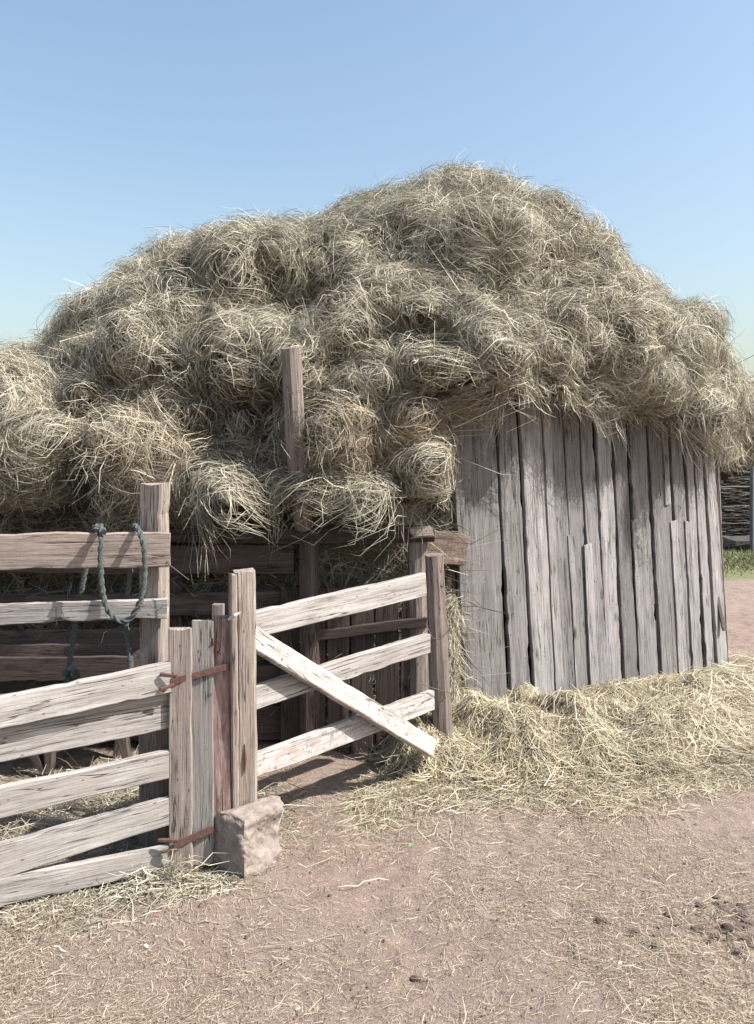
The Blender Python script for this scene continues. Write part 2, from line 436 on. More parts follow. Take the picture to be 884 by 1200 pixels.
# close underneath, and an inner wall of hay down to the ground behind the boards
lip = core[:, -1:].copy()
lip2 = lip.copy(); lip2[..., 1] += .30+.25*sstep(.3, .8, lip2[..., 0]); lip2[..., 1] = np.maximum(lip2[..., 1], np.where(lip2[..., 0] < .35, 4.66, Yf(lip2[..., 0])+.45)); lip2[..., 0] = np.minimum(lip2[..., 0], 2.25)
lip3 = lip2.copy(); lip3[..., 2] = 0.02; lip3[..., 1] += .05
def wob(b): return b+np.stack([fbm(b, 3, 4)*.06, fbm(b, 3, 5)*.08, fbm(b, 3, 6)*.04], -1)
low = [lip2*(1-t)+lip3*t for t in np.linspace(0, 1, 14)]
low = [wob(b) if 0 < i < 13 else b for i, b in enumerate(low)]
full = np.concatenate([core]+low, 1)
na = full.shape[1]
idx = np.arange(NX*na).reshape(NX, na)
fq = np.stack([idx[:-1, :-1], idx[1:, :-1], idx[1:, 1:], idx[:-1, 1:]], -1).reshape(-1, 4)
chunks = [(full.reshape(-1, 3), fq, np.full((NX*na, 3), .3), 1)]
# end cap for the right side (closed towards the ridge axis)
def endcap(i):
    e = full[i]; c = e.copy(); c[:, 0] += 0; c[:, 1] = (e[:, 1]+6.9)/2; c[:, 2] = (e[:, 2]+1.3)/2
    v = np.concatenate([e, c]); m = len(e)
    f = np.array([[k, k+1, m+k+1, m+k] for k in range(m-1)])
    return v, f, np.full((len(v), 3), .3), 1
chunks.append(endcap(0)); chunks.append(endcap(NX-1))

GXS = np.linspace(-4.6, 3.12, NX); GAS = np.linspace(-1.57, 1.57, NA)
_du = np.gradient(core, GXS, axis=0); _dv = np.gradient(core, GAS, axis=1)
_nn = nrm(np.cross(_du, _dv)); _c = core-np.array([0, 6.4, 1.2])*np.array([0, 1, 1])-core*np.array([1, 0, 0])
_nn = _nn*np.sign(np.sum(np.sum(_nn*_c, -1)[20:-20, 60:-20]))
for _k in range(2):      # soften the normals a little so stalks comb smoothly over the wads
    _nn = _nn+np.roll(_nn, 1, 0)+np.roll(_nn, -1, 0)+np.roll(_nn, 1, 1)+np.roll(_nn, -1, 1); _nn = nrm(_nn)
GRID = np.concatenate([core, _du, _dv, _nn], -1)
def samp(X, a):
    fx = np.clip((X+4.6)/7.72*(NX-1), 0, NX-1.001); fa = np.clip((a+1.57)/3.14*(NA-1), 0, NA-1.001)
    i = fx.astype(int); j = fa.astype(int); u = (fx-i)[:, None]; v = (fa-j)[:, None]
    return GRID[i, j]*(1-u)*(1-v)+GRID[i+1, j]*u*(1-v)+GRID[i, j+1]*(1-u)*v+GRID[i+1, j+1]*u*v
def hug(n, seed, amin, amax, xmin=-4.6, xmax=3.12, Lr=(.07, .24), per=42, rad=.085, jit=.34, wild=.2, wd=(.0016, .0031), K=6, tip=(.0, .05), depth=.06, bright=1.0, curl=.95, dirs=None):
    """stalks laid along the wads: each handful shares a direction and a bend"""
    r = np.random.default_rng(seed)
    nt_ = max(1, n//per)
    Xt = r.uniform(xmin, xmax, nt_); At = r.uniform(amin, amax, nt_)
    g = samp(Xt, At); pt = g[:, :3]
    ti = np.minimum((r.random(n)*nt_).astype(int), nt_-1)
    fl_ = fbm(pt*np.array([1, 1, 1.5]), 1.9, 77, 3)*4.6
    th_t = (.7+fl_+r.normal(0, .62, nt_)) if dirs is None else dirs(r, nt_)
    cu_t = r.normal(0, curl, nt_); ln_t = r.uniform(.65, 1.3, nt_); tp_t = r.uniform(*tip, nt_)
    off = r.normal(0, rad, (n, 3))*np.array([1, .6, 1.])
    wld = r.random(n) < wild
    th = th_t[ti]+r.normal(0, jit, n)+np.where(wld, r.normal(0, 1.3, n), 0)
    cu = cu_t[ti]+r.normal(0, .5, n)
    L = r.uniform(*Lr, n)*ln_t[ti]; ds = L/(K-1)
    X = Xt[ti]; A = At[ti]
    def step(X, A, d):
        g = samp(X, A); U, V = g[:, 3:6], g[:, 6:9]
        uu = (U*U).sum(1); vv = np.maximum((V*V).sum(1), .05); uv = (U*V).sum(1); ud = (U*d).sum(1); vd = (V*d).sum(1)
        det = np.maximum(uu*vv-uv*uv, .02)
        return X+np.clip((ud*vv-vd*uv)/det, -.2, .2), A+np.clip((vd*uu-ud*uv)/det, -.15, .15)
    X, A = step(X, A, off); X = np.clip(X, -4.59, 3.11)
    hgt = depth*r.random(n)**1.5
    pos = np.zeros((n, K, 3)); ups = np.zeros((n, K, 3)); over = np.zeros((n, 3)); root = None
    for k in range(K):
        q = k/(K-1)
        g = samp(X, A); nn = g[:, 9:12]
        base = g[:, :3]+over
        pos[:, k] = base+nn*(hgt+.012+(tp_t[ti]+np.where(wld, .02, 0))*q*q+np.abs(q-.0)*0)[:, None]+r.normal(0, 1, (n, 3))*(L*.022)[:, None]
        ups[:, k] = nn
        if k == 0: root = g[:, :3].copy()
        a_ = th+cu*(q-.5)
        gd = np.stack([np.cos(a_), np.zeros(n), -np.sin(a_)], -1)
        gd = nrm(gd-nn*np.sum(gd*nn, -1)[:, None])
        X2, A2 = step(X, A, gd*ds[:, None])
        out = (A2 > 1.565)|(A2 < -1.565)|(X2 > 3.11)|(X2 < -4.59)
        hang = nrm(np.stack([gd[:, 0]*.4, -.08+0*L, -np.ones(n)], -1))*ds[:, None]
        over = over+np.where(out[:, None], hang, 0)
        X = np.clip(X2, -4.59, 3.11); A = np.clip(A2, -1.565, 1.565)
    # tone shared within a handful
    tone = r.uniform(.78, 1.15, nt_)[ti][:, None]
    tan = sstep(2.2, 1.5, root[:, 2])*sstep(.0, .45, fbm(root, 1.7, 55, 2)+.12)*.5*(r.random(n) < .6)*sstep(1.7, .6, np.abs(X+.2))
    c = hay_colors(root, seed, tan, bright)*tone
    return (*ribbon(pos, ups, r.uniform(*wd, n), c, .5, seed+1), 0)
chunks.append(hug(140000, 101, .0, 1.56))
chunks.append(hug(60000, 110, .0, 1.56, Lr=(.05, .18), per=9, rad=.05, wild=.75, jit=.6, tip=(.0, .05), depth=.10, curl=2.2))
chunks.append(hug(32000, 108, .25, 1.56, Lr=(.14, .38), per=60, rad=.065, jit=.15, wild=.05, tip=(.0, .12), depth=.09, bright=1.1, curl=1.4))
chunks.append(hug(16000, 105, 1.15, 1.56, -.2, .62))
chunks.append(hug(9000, 106, 1.3, 1.56, -3.4, .3))
chunks.append(hug(9000, 107, -.7, .45, -4.6, -1.9))
chunks.append(hug(15000, 103, -1.5, .05))
chunks.append(hug(9000, 104, -.3, .5, Lr=(.07, .2), per=22, rad=.05, tip=(.03, .12), jit=.35, wild=.25))
chunks.append(hug(420, 109, .0, 1.5, Lr=(.2, .45), per=1, wild=1, tip=(.05, .16), wd=(.0028, .0042), bright=1.2))
# fringe hanging from the lower edge, in tufts
def fringe(n, seed, x0, x1, Lr, tuft, sprd=.05, bright=1.0):
    r = np.random.default_rng(seed)
    Xt = r.uniform(x0, x1, tuft); At = r.uniform(1.25, 1.57, tuft); Lt = r.uniform(.5, 1.15, tuft); dt = r.normal(0, .45, tuft)
    ti = r.integers(0, tuft, n)
    X = np.clip(Xt[ti]+r.normal(0, sprd, n), -4.5, 3.1); a = np.clip(At[ti]+r.normal(0, .03, n), 1.1, 1.565)
    p = surf(X, a, .03)
    d = nrm(np.stack([dt[ti]+r.normal(0, .25, n), -.35+r.normal(0, .18, n), -1+r.normal(0, .2, n)], -1))
    L = r.uniform(*Lr, n)*Lt[ti]
    bend = r.normal(0, .15, (n, 3)); bend[:, 1] += .2
    tan = (r.random(n) < .5)*sstep(-.1, .5, fbm(p, 1.7, 58, 2))*.7*(X < .6)
    v, f, c = strands(p-d*L[:, None]*.25, d, np.tile([0, -1., 0], (n, 1)), L, r.uniform(.003, .005, n), bend, hay_colors(p, seed, tan, bright), K=5, seed=seed)
    return v, f, c, 0
chunks.append(fringe(3200, 201, -4.4, .3, (.06, .16), 90))
chunks.append(fringe(700, 203, -1.8, .3, (.22, .42), 13, .03))
chunks.append(fringe(5000, 202, .5, 2.7, (.06, .18), 150))
chunks.append(fringe(3000, 204, 2.2, 3.1, (.15, .34), 60))
# stalks on the inner hay wall, dim behind the boards
r = np.random.default_rng(9); n = 20000
X = r.uniform(-3.6, .33, n); zz = r.uniform(.05, 1.25, n)
p = np.stack([X, 4.60+r.normal(0, .04, n), zz], -1)
d = nrm(np.stack([r.normal(0, 1, n), r.normal(-.2, .2, n), r.normal(-.4, .8, n)], -1))
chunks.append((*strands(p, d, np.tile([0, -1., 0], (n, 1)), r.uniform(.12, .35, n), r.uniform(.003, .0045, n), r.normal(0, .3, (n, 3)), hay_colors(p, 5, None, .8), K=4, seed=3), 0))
# a dried stem sheath stuck in the side of the stack and a few broken stems
r = np.random.default_rng(19)
for (x, y, Z, dx, dz, L, w) in ((538, 412, 4.75, .06, 1, .20, .016), (500, 440, 4.65, .8, .5, .26, .014), (515, 437, 4.62, .9, .55, .24, .012)):
    p0 = P(x, y, Z)[None]
    chunks.append((*strands(p0, np.array([[dx, -.15, dz]]), np.array([[0, -1., 0]]), np.array([L]), np.array([w]), np.zeros((1, 3)), np.array([[.36, .22, .11]]), K=5, flat=.1, seed=2), 0))
stack = build_raw('haystack', chunks, [M_straw, M_core], np.array([0, 6.0, 0.0]))
tag(stack, 'huge shaggy olive-grey haystack piled over the wooden shed', 'haystack')

# ------------------------------------------------------------------ the ground
_dr = random.Random(12)
DENTS = []
for _k in range(60):
    _y = 2.0+2.6*_dr.random(); DENTS.append((_dr.uniform(-.35, .5)*_y, _y, _dr.uniform(.025, .06), _dr.uniform(.004, .013)))
def gz(x, y):
    p = np.stack([x, y, np.zeros_like(x)], -1)
    near = sstep(30, 14, np.hypot(x, y-4))
    dent = 0
    if x.size < 2e6:
        kx = np.abs(x) < 4
        for (cx, cy, rr, dp) in DENTS:
            q = ((x-cx)/rr)**2+((y-cy)/(rr*.8))**2
            dent = dent-dp*np.exp(-q*q)+dp*.35*np.exp(-((np.sqrt(q)-1.5)/.35)**2)
    return (fbm(p, .8, 41, 2)*.018+fbm(p, 3.5, 42, 3)*.014+fbm(p, 12, 43, 3)*.009)*near-.004+dent
def axis(lo, hi, c0, c1, step, grow=1.22):
    a = list(np.arange(c0, c1+step/2, step)); s = step; x = a[-1]
    while x < hi: s *= grow; x += s; a.append(x)
    s = step; x = a[0]; pre = []
    while x > lo: s *= grow; x -= s; pre.append(x)
    return np.array(pre[::-1]+a)
ax = axis(-400, 400, -2.6, 4.5, .022); ay = axis(-60, 600, 1.6, 8, .022)
GX, GY = np.meshgrid(ax, ay, indexing='ij')
GZ = gz(GX, GY)
# trampled hollow with churned mud at the right
gm = np.exp(-(((GX-1.34)/.36)**2+((GY-2.72)/.10)**2))
pp = np.stack([GX, GY, GX*0], -1)
GZ = GZ + gm*np.abs(fbm(pp, 16, 91, 3))*.05
v = np.stack([GX, GY, GZ], -1).reshape(-1, 3)
idx = np.arange(len(v)).reshape(GX.shape)
fq = np.stack([idx[:-1, :-1], idx[1:, :-1], idx[1:, 1:], idx[:-1, 1:]], -1).reshape(-1, 4)
def ground_mat():
    m, nt, b, out = mat('dusty_ground')
    tc = N(nt, 'ShaderNodeTexCoord').outputs['Object']
    n1 = noise(nt, tc, .9, 6, .6); n2 = noise(nt, tc, 14, 8, .75); n3 = noise(nt, tc, 90, 5, .8)
    c = mix(nt, ramp(nt, n1, [(.3, 0.), (.7, 1.)]), (.255, .192, .162), (.32, .25, .217))
    c = mix(nt, ramp(nt, n2, [(.35, .75), (.65, 0.)]), c, (.165, .122, .102))
    c = mix(nt, .6, c, ramp(nt, n3, [(.25, .6), (.5, 1.), (.8, 1.2)]), 'MULTIPLY')
    # chaff: crumbs of straw ground into the dust
    vo = N(nt, 'ShaderNodeTexVoronoi'); nt.links.new(mapping(nt, tc, (70, 200, 1)), vo.inputs['Vector']); vo.inputs['Scale'].default_value = 1
    vo2 = N(nt, 'ShaderNodeTexVoronoi'); nt.links.new(mapping(nt, tc, (170, 80, 1)), vo2.inputs['Vector']); vo2.inputs['Scale'].default_value = 1
    ch = mix(nt, 1., ramp(nt, vo.outputs['Distance'], [(.18, 1.), (.3, 0.)]), ramp(nt, vo2.outputs['Distance'], [(.15, 1.), (.28, 0.)]), 'LIGHTEN')
    dens = ramp(nt, noise(nt, tc, 1.7, 5, .65), [(.38, .05), (.62, .8)])
    c = mix(nt, mix(nt, 1., ch, dens, 'MULTIPLY'), c, (.34, .30, .245))
    # short grass far off
    sx = N(nt, 'ShaderNodeSeparateXYZ'); nt.links.new(tc, sx.inputs[0])
    ad = N(nt, 'ShaderNodeMath', operation='MULTIPLY_ADD'); nt.links.new(n1, ad.inputs[0]); ad.inputs[1].default_value = 1.2; nt.links.new(sx.outputs['Y'], ad.inputs[2])
    mr = N(nt, 'ShaderNodeMapRange'); nt.links.new(ad.outputs[0], mr.inputs[0]); mr.inputs[1].default_value = 10.7; mr.inputs[2].default_value = 11.1
    gc = mix(nt, ramp(nt, n2, [(.35, 0.), (.65, 1.)]), (.11, .12, .055), (.19, .19, .11))
    c = mix(nt, mr.outputs[0], c, gc)
    nt.links.new(c, b.inputs['Base Color']); b.inputs['Roughness'].default_value = .98; b.inputs['Specular IOR Level'].default_value = .15
    bu = N(nt, 'ShaderNodeBump'); bu.inputs['Strength'].default_value = 1.0; bu.inputs['Distance'].default_value = .02
    nt.links.new(mix(nt, .5, n2, n3), bu.inputs['Height']); nt.links.new(bu.outputs[0], b.inputs['Normal'])
    return m
g = build_raw('ground', [(v, fq, np.full((len(v), 3), .3), 0)], [ground_mat()], np.zeros(3))
tag(g, 'dusty reddish-brown yard ground strewn with straw', 'ground', kind='structure')

# ------------------------------------------------------------------ loose straw on the ground (nobody could count it)
def straw_density(x, y):
    p = np.stack([x, y, x*0], -1)
    d = np.clip(fbm(p, 1.0, 71, 4)*1.9+.30+.35*fbm(p, 6., 72, 2), 0, 1)
    d = np.maximum(d, .95*sstep(1.1, .2, np.abs(y-(4.0+.28*x)))*(x > -.2))     # in front of the heap
    d = np.maximum(d, .9*((x < -.35) & (y > 3.15)))                           # inside the pen
    d = np.maximum(d, .8*sstep(.35, .05, np.abs(y-2.95))*(x < -.35))           # along the gate foot
    d = np.where((x > -1.0) & (x < .2) & (y < 3.1) & (y > 2.2), d*.55, d)
    return d
r = np.random.default_rng(31); n = 420000
y = 2.0+8.0*r.random(n)**1.9; x = r.uniform(-.62, .62, n)*y
k = r.random(n) < .04+.9*straw_density(x, y)**1.5; x = x[k]; y = y[k]; n = len(x)
md_ = np.exp(-(((x-1.34)/.36)**2+((y-2.72)/.10)**2)); p = np.stack([x, y, gz(x, y)+.003+.008*r.random(n)**2+md_*.012], -1)
an = r.uniform(0, 2*PI, n)*.75+fbm(p, 1.5, 8, 2)*3
d = np.stack([np.cos(an), np.sin(an), r.normal(0, .07, n)], -1)
bend = np.stack([r.normal(0, .35, n), r.normal(0, .35, n), np.zeros(n)], -1)
L = .008+.055*r.random(n)**3.5
col = hay_colors(p, 12, None, 1.12)*np.array([.88, .80, .76])
ch = [(*strands(p, d, np.tile([0, 0, 1.], (n, 1)), L, r.uniform(.0008, .0018, n), bend, col, K=3, flat=.35, seed=8), 0)]
n2 = 90; y = r.uniform(2.1, 5.0, n2); x = r.uniform(-.6, .6, n2)*y
p = np.stack([x, y, gz(x, y)+.012], -1); an = r.normal(.25, .8, n2)
ch.append((*strands(p, np.stack([np.cos(an), np.sin(an), r.normal(.02, .05, n2)], -1), np.tile([0, 0, 1.], (n2, 1)), r.uniform(.10, .30, n2), r.uniform(.0015, .003, n2),
          np.stack([r.normal(0, .25, n2), r.normal(0, .25, n2), -.02*np.ones(n2)], -1), np.tile([.46, .41, .31], (n2, 1))*r.uniform(.8, 1.15, (n2, 1)), K=6, flat=.3, seed=18), 0))
def patch(n, cx, cy, rx, ry, h, seed, Lr=(.08, .3), tilt=0.0, bright=1.0):
    """a loose tangle of hay lying on the ground"""
    r = np.random.default_rng(seed)
    x = cx+r.normal(0, rx, n); y = cy+r.normal(0, ry, n)
    e = np.exp(-(((x-cx)/rx)**2+((y-cy)/ry)**2)/2)
    p = np.stack([x, y, gz(x, y)+h*e*r.random(n)+.004], -1)
    an = r.uniform(0, 2*PI, n)
    d = nrm(np.stack([np.cos(an), np.sin(an)*.8, r.normal(tilt, .25, n)*e], -1))
    b = r.normal(0, .3, (n, 3)); b[:, 2] = -.12*np.abs(b[:, 2])
    return (*strands(p, d, np.tile([0, -.4, 1.], (n, 1)), r.uniform(*Lr, n), r.uniform(.0022, .004, n), b, hay_colors(p, seed, None, bright*.85), K=5, seed=seed), 0)
ch.append(patch(450, -.84, 3.01, .11, .05, .04, 61, (.05, .2)))
ch.append(patch(350, -1.0, 2.93, .16, .05, .015, 62, (.03, .12)))
ch.append(patch(260, -.62, 3.0, .08, .04, .012, 64, (.03, .12)))
ch.append(patch(900, -1.25, 2.78, .25, .10, .008, 63, (.02, .10)))
ch.append(patch(1600, -1.3, 3.75, .35, .22, .03, 66))
ch.append(patch(1200, -.9, 3.6, .25, .18, .03, 67))
# tall stalks leaning on the pickets
r = np.random.default_rng(77); n = 16
p = np.stack([r.uniform(-.83, -.76, n), r.uniform(2.98, 3.02, n), np.full(n, .01)], -1)
d = np.stack([r.normal(.35, .4, n), r.normal(0, .1, n), np.ones(n)], -1)
ch.append((*strands(p, d, np.tile([0, -1., 0], (n, 1)), r.uniform(.1, .26, n), np.full(n, .0035), np.stack([r.normal(.2, .4, n), np.zeros(n), -.5*np.ones(n)], -1), np.tile([.46, .42, .30], (n, 1)), K=6, seed=5), 0))
s = build_raw('loose_straw', ch, [M_straw], np.zeros(3))
tag(s, 'loose pale straw and chaff scattered over the dusty yard', 'straw', kind='stuff')

# ------------------------------------------------------------------ heap of fallen hay in front of the plank wall
WL = np.array([.50, 4.6]); WD = np.array([2.05, 1.32])                       # foot line of the plank wall
def heap_h(x, y):
    t = (x-.5)/2.05
    wy = 4.6+1.32*t
    s = (wy-y)                                                               # metres out from the wall
    p = np.stack([x, y, x*0], -1)
    wd_ = np.interp(x, [.15, .6, 1.1, 1.8, 2.6, 3.4], [.62, .85, 1.22, 1.35, 1.15, .8])+fbm(p, 1.6, 31, 2)*.16
    ramp_ = sstep(0, .32, wd_-s)*sstep(-.35, .0, s+.25)
    ex = sstep(.02, .22, x+.02)*sstep(3.5, 2.7, x)
    hm = np.interp(x, [0, .35, .8, 1.5, 2.4, 3.3], [.24, .27, .24, .22, .12, .05])
    hw = np.interp(x, [0, .35, .8, 1.3, 2.4, 3.3], [.24, .26, .20, .09, .03, .02])
    q_ = np.clip(s/wd_, 0, 1); hh = np.where(q_ < .45, hw+(hm-hw)*sstep(0, .45, q_), hm*np.interp(q_, [.45, .8, 1], [1., .6, .3]))
    lum = 1-np.abs(fbm(p, 2.8, 33, 2))*1.5
    return ramp_*ex*hh*(.45+.6*lum+.35*fbm(p, 6.5, 35, 2))
hx = np.linspace(-.05, 3.5, 240); hy = np.linspace(3.2, 7.0, 240)
HXg, HYg = np.meshgrid(hx, hy, indexing='ij')
hz = heap_h(HXg, HYg)
v = np.stack([HXg, HYg, gz(HXg, HYg)+hz*.85-.012], -1).reshape(-1, 3); idx = np.arange(len(v)).reshape(HXg.shape)
fq = np.stack([idx[:-1, :-1], idx[1:, :-1], idx[1:, 1:], idx[:-1, 1:]], -1).reshape(-1, 4)
keep = (hz.ravel()[fq] > .02).any(1)
ch = [(v, fq[keep], np.full((len(v), 3), .3), 1)]
r = np.random.default_rng(51); n = 70000
nt_ = 4200; xt = r.uniform(.0, 3.4, nt_); yt = r.uniform(3.3, 6.6, nt_); kk = heap_h(xt, yt) > .03; xt = xt[kk]; yt = yt[kk]; nt_ = len(xt)
ti = r.integers(0, nt_, n); x = xt[ti]+r.normal(0, .05, n); y = yt[ti]+r.normal(0, .045, n)
z = gz(x, y)+heap_h(x, y)*r.uniform(.7, 1.05, n); e = .02
nn = nrm(np.stack([-(heap_h(x+e, y)-heap_h(x, y))/e, -(heap_h(x, y+e)-heap_h(x, y))/e, np.ones(n)], -1))
def lay(n, x, y, th, cu, L, hf, K, width, col, seed, lift=.03, rough=.03):
    """stalks that follow the lie of the surface hf(x, y)"""
    r = np.random.default_rng(seed); pos = np.zeros((n, K, 3)); X = x.copy(); Y = y.copy(); ds = L/(K-1)
    h0 = lift*r.random(n)**1.6; tp = r.uniform(0, .04, n)
    for k in range(K):
        q = k/(K-1); pos[:, k, 0] = X; pos[:, k, 1] = Y; pos[:, k, 2] = hf(X, Y)+h0+tp*q*q*(L/.2)
        pos[:, k] += r.normal(0, 1, (n, 3))*(L*rough)[:, None]*np.array([1, 1, .5])
        a_ = th+cu*(q-.5); X = X+np.cos(a_)*ds; Y = Y+np.sin(a_)*ds
    return (*ribbon(pos, np.tile(np.array([0, -.25, 1.]), (n, K, 1)), width, col, .4, seed), 0)
hfun = lambda a_, b_: gz(a_, b_)+heap_h(a_, b_)*.95
th = r.uniform(0, 2*PI, nt_)[ti]+r.normal(0, .4, n)+np.where(r.random(n) < .15, r.normal(0, 1.2, n), 0); cu = r.normal(0, 1.8, nt_)[ti]+r.normal(0, .6, n)
L = r.uniform(.08, .30, n); p = np.stack([x, y, z], -1)
col = hay_colors(p, 13, None, 1.0)*np.array([1.09, 1.02, .92])*r.uniform(.8, 1.15, nt_)[ti][:, None]
ch.append(lay(n, x, y, th, cu, L, hfun, 6, r.uniform(.0018, .0034, n), col, 52, .045))
n2 = 1500; x = r.uniform(.1, 3.2, n2); y = 4.6+1.32*(x-.5)/2.05-r.uniform(.05, 1.2, n2); kk = heap_h(x, y) > .02; x = x[kk]; y = y[kk]; n2 = len(x)
ch.append(lay(n2, x, y, r.uniform(0, 2*PI, n2), r.normal(0, 1.5, n2), r.uniform(.2, .45, n2), hfun, 7, r.uniform(.0028, .0042, n2), hay_colors(np.stack([x, y, x*0], -1), 16, None, 1.25), 57, .07))
# loose hay standing between gate post and plank wall
n = 3800; x = r.uniform(.35, .45, n); y = r.uniform(4.46, 4.62, n); z = r.random(n)*.80
p = np.stack([x, y, z], -1); d = nrm(np.stack([r.normal(-.2, .4, n), r.normal(-.2, .3, n), r.normal(-.7, .6, n)], -1))
ch.append((*strands(p, d, np.tile([0, -1., 0], (n, 1)), r.uniform(.05, .14, n), r.uniform(.002, .0034, n), r.normal(0, .35, (n, 3)), hay_colors(p, 14, None, 1.1), K=5, seed=53), 0))
n = 26000; x = r.uniform(-.1, 3.6, n); wdv = np.interp(x, [.15, .6, 1.1, 1.8, 2.6, 3.4], [.62, .85, 1.22, 1.35, 1.15, .8])
y = 4.6+1.32*(x-.5)/2.05-wdv-r.normal(-.05, .13, n)
p = np.stack([x, y, gz(x, y)+.003+.02*r.random(n)**2], -1); an = r.uniform(0, 2*PI, n)
d = nrm(np.stack([np.cos(an), np.sin(an), r.normal(.03, .1, n)], -1)); b = r.normal(0, .3, (n, 3)); b[:, 2] = -.05
ch.append((*strands(p, d, np.tile([0, -.3, 1.], (n, 1)), r.uniform(.03, .18, n), r.uniform(.0016, .003, n), b, hay_colors(p, 15, None, .95)*np.array([1.05, 1., .95]), K=4, seed=55), 0))
hp = build_raw('hay_heap', ch, [M_straw, M_core], np.array([1.3, 4.6, 0.]))
tag(hp, 'low tangled heap of pale hay spilled along the foot of the grey plank wall', 'hay heap')

# ------------------------------------------------------------------ the shed under the hay
UP = (0, 0, 1)
shed = thing('hay_shed', (1.2, 5.4, 0), 'weathered grey plank shed with shade-toned front boards buried under the hay', 'shed')
def wall_t(px):
    k = (px-CX)/F; return (4.6*k-.5)/(2.05-1.32*k)
nrmw = np.array([WD[1], -WD[0], 0.])/np.hypot(*WD)                            # outward
def wp(t, z, out=0): 
    lean = .085*(1-z/1.7)
    return np.array([WL[0]+WD[0]*t-.06+lean, WL[1]+WD[1]*t, z])+nrmw*out
mb = MB()
edges = [(540,589,2.0),(592,616,2.02),(619,645,2.0),(649,667,2.0),(669,687,1.98),(689,704,1.96),(706,723,1.88),(725,741,1.86),(744,764,1.84),(767,789,1.8),(792,806,1.8),(808,817,1.78),(820,829,1.75),(832,844,1.72)]
for i, (a, b_, top) in enumerate(edges):
    ta, tb = wall_t(a+2), wall_t(b_+2); w = (tb-ta)*np.hypot(*WD); tm = (ta+tb)/2
    tilt = random.uniform(-.006, .006)
    mb.board(wp(tm+tilt, -.02, random.uniform(-.006, .012)), wp(tm-tilt, top+.12), nrmw*0+np.array([WD[0], WD[1], 0]), w*random.uniform(.95, 1.02), .028, wob=.006, rnd=random.uniform(.05, 1), twist=random.uniform(-.10, .10))
for (a, b_, z0_, z1_) in ((666,673,-.02,1.08),(684,693,-.02,1.02),(741,749,-.02,1.15),(786,795,-.02,1.12),(803,809,-.02,1.12),(781,787,1.25,1.8),(643,652,.05,1.86)):
    ta, tb = wall_t(a+2), wall_t(b_+2); w = (tb-ta)*np.hypot(*WD); tm = (ta+tb)/2
    mb.board(wp(tm, z0_, .024), wp(tm, z1_, .022), (WD[0], WD[1], 0), w, .012, wob=.004, rnd=random.uniform(.5, 1), jag=.015)
mb.build('plank_wall', W_plank, shed)
# planks of the end wall going back
mb = MB(); e0 = wp(1.0, 0); ed = np.array([-.35, 2.2, 0])
for i in range(11):
    q = e0+ed*(i+.5)/11+np.array([0, .06, 0])
    mb.board(q+np.array([0, 0, -.02]), q+np.array([-.06, 0, 1.62]), ed, .185, .03, wob=.005)
mb.build('end_wall', W_plank, shed)
MB().pole([wp(-.02, -.05, -.08), wp(-.02, 1.75, -.08)], [.055, .05], square=.8).build('corner_post', W_shaded, shed)
MB().pole([wp(1.0, -.05, -.08), wp(1.0, 1.6, -.08)], [.055, .05], square=.6).build('corner_post', W_shaded, shed)
# backing rails inside the plank wall
for zz in (.5, 1.45):
    MB().board(wp(-.01, zz, -.06), wp(1.0, zz, -.06), UP, .10, .05).build('wall_rail', W_shaded, shed)
# splinter leaning on the right corner
MB().board(P(840, 700, 5.85), P(849, 739, 5.82), (1, 0, 0), .035, .02).build('broken_slat', W_plank, shed)
# front wall: upright boards, shade put into their wood colour
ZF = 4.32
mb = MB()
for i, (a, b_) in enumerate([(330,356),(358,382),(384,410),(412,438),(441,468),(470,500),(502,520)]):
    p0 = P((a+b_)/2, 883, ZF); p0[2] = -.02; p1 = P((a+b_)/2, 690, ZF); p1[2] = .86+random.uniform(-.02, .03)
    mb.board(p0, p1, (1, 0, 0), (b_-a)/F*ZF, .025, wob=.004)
mb.build('board_wall', W_shaded, shed)
MB().board(P(360, 746, 4.29), P(500, 728, 4.29), UP, .05, .03).build('wall_rail', W_shaded, shed)
def hb(x0, y0, x1, y1, hpx, Z, name, m=W_shaded, t=.03, Z1=None, **kw):
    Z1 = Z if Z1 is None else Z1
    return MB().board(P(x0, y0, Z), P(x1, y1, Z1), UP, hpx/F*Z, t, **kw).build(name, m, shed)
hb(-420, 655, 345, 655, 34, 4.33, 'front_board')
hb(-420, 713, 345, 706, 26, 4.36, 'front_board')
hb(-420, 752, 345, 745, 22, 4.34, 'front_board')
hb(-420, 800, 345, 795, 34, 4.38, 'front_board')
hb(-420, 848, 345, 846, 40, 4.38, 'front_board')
MB().pole([P(190, 627, 4.28), P(345, 628, 4.28), P(508, 625, 4.30)], [.035, .045, .045], square=.5).build('beam', W_shaded, shed)
for (x, Zp, zt) in ((492, 4.34, 1.2), (364, 4.30, 1.2), (206, 4.42, 1.15), (-60, 4.42, 1.15), (-330, 4.42, 1.15)):  # the one under the tall pole is its lower part, darkened for shade
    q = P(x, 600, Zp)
    MB().pole([(q[0], q[1], -.03), (q[0]-.01, q[1], zt)], [.055, .05], square=.6).build('front_post', W_post if x == 492 else W_shaded, shed)
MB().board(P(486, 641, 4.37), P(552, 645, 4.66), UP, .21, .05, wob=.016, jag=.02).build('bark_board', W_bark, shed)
MB().board(P(480, 626, 4.25), P(507, 624, 4.27), UP, .06, .06, wob=.01, jag=.02).build('beam_end', W_post, shed)

# ------------------------------------------------------------------ tall pole rising out of the hay
t = thing('tall_pole', tuple(P(357, 622, 4.30)), 'bare leaning pole top sticking out of the hay left of the plank wall', 'pole')
MB().pole([P(357, 622, 4.30), P(350, 560, 4.16), P(346, 510, 4.09), P(341, 408, 4.03)], [.05, .05, .052, .05], seg=12, square=.35, lump=.12).build('trunk', W_pink, t)
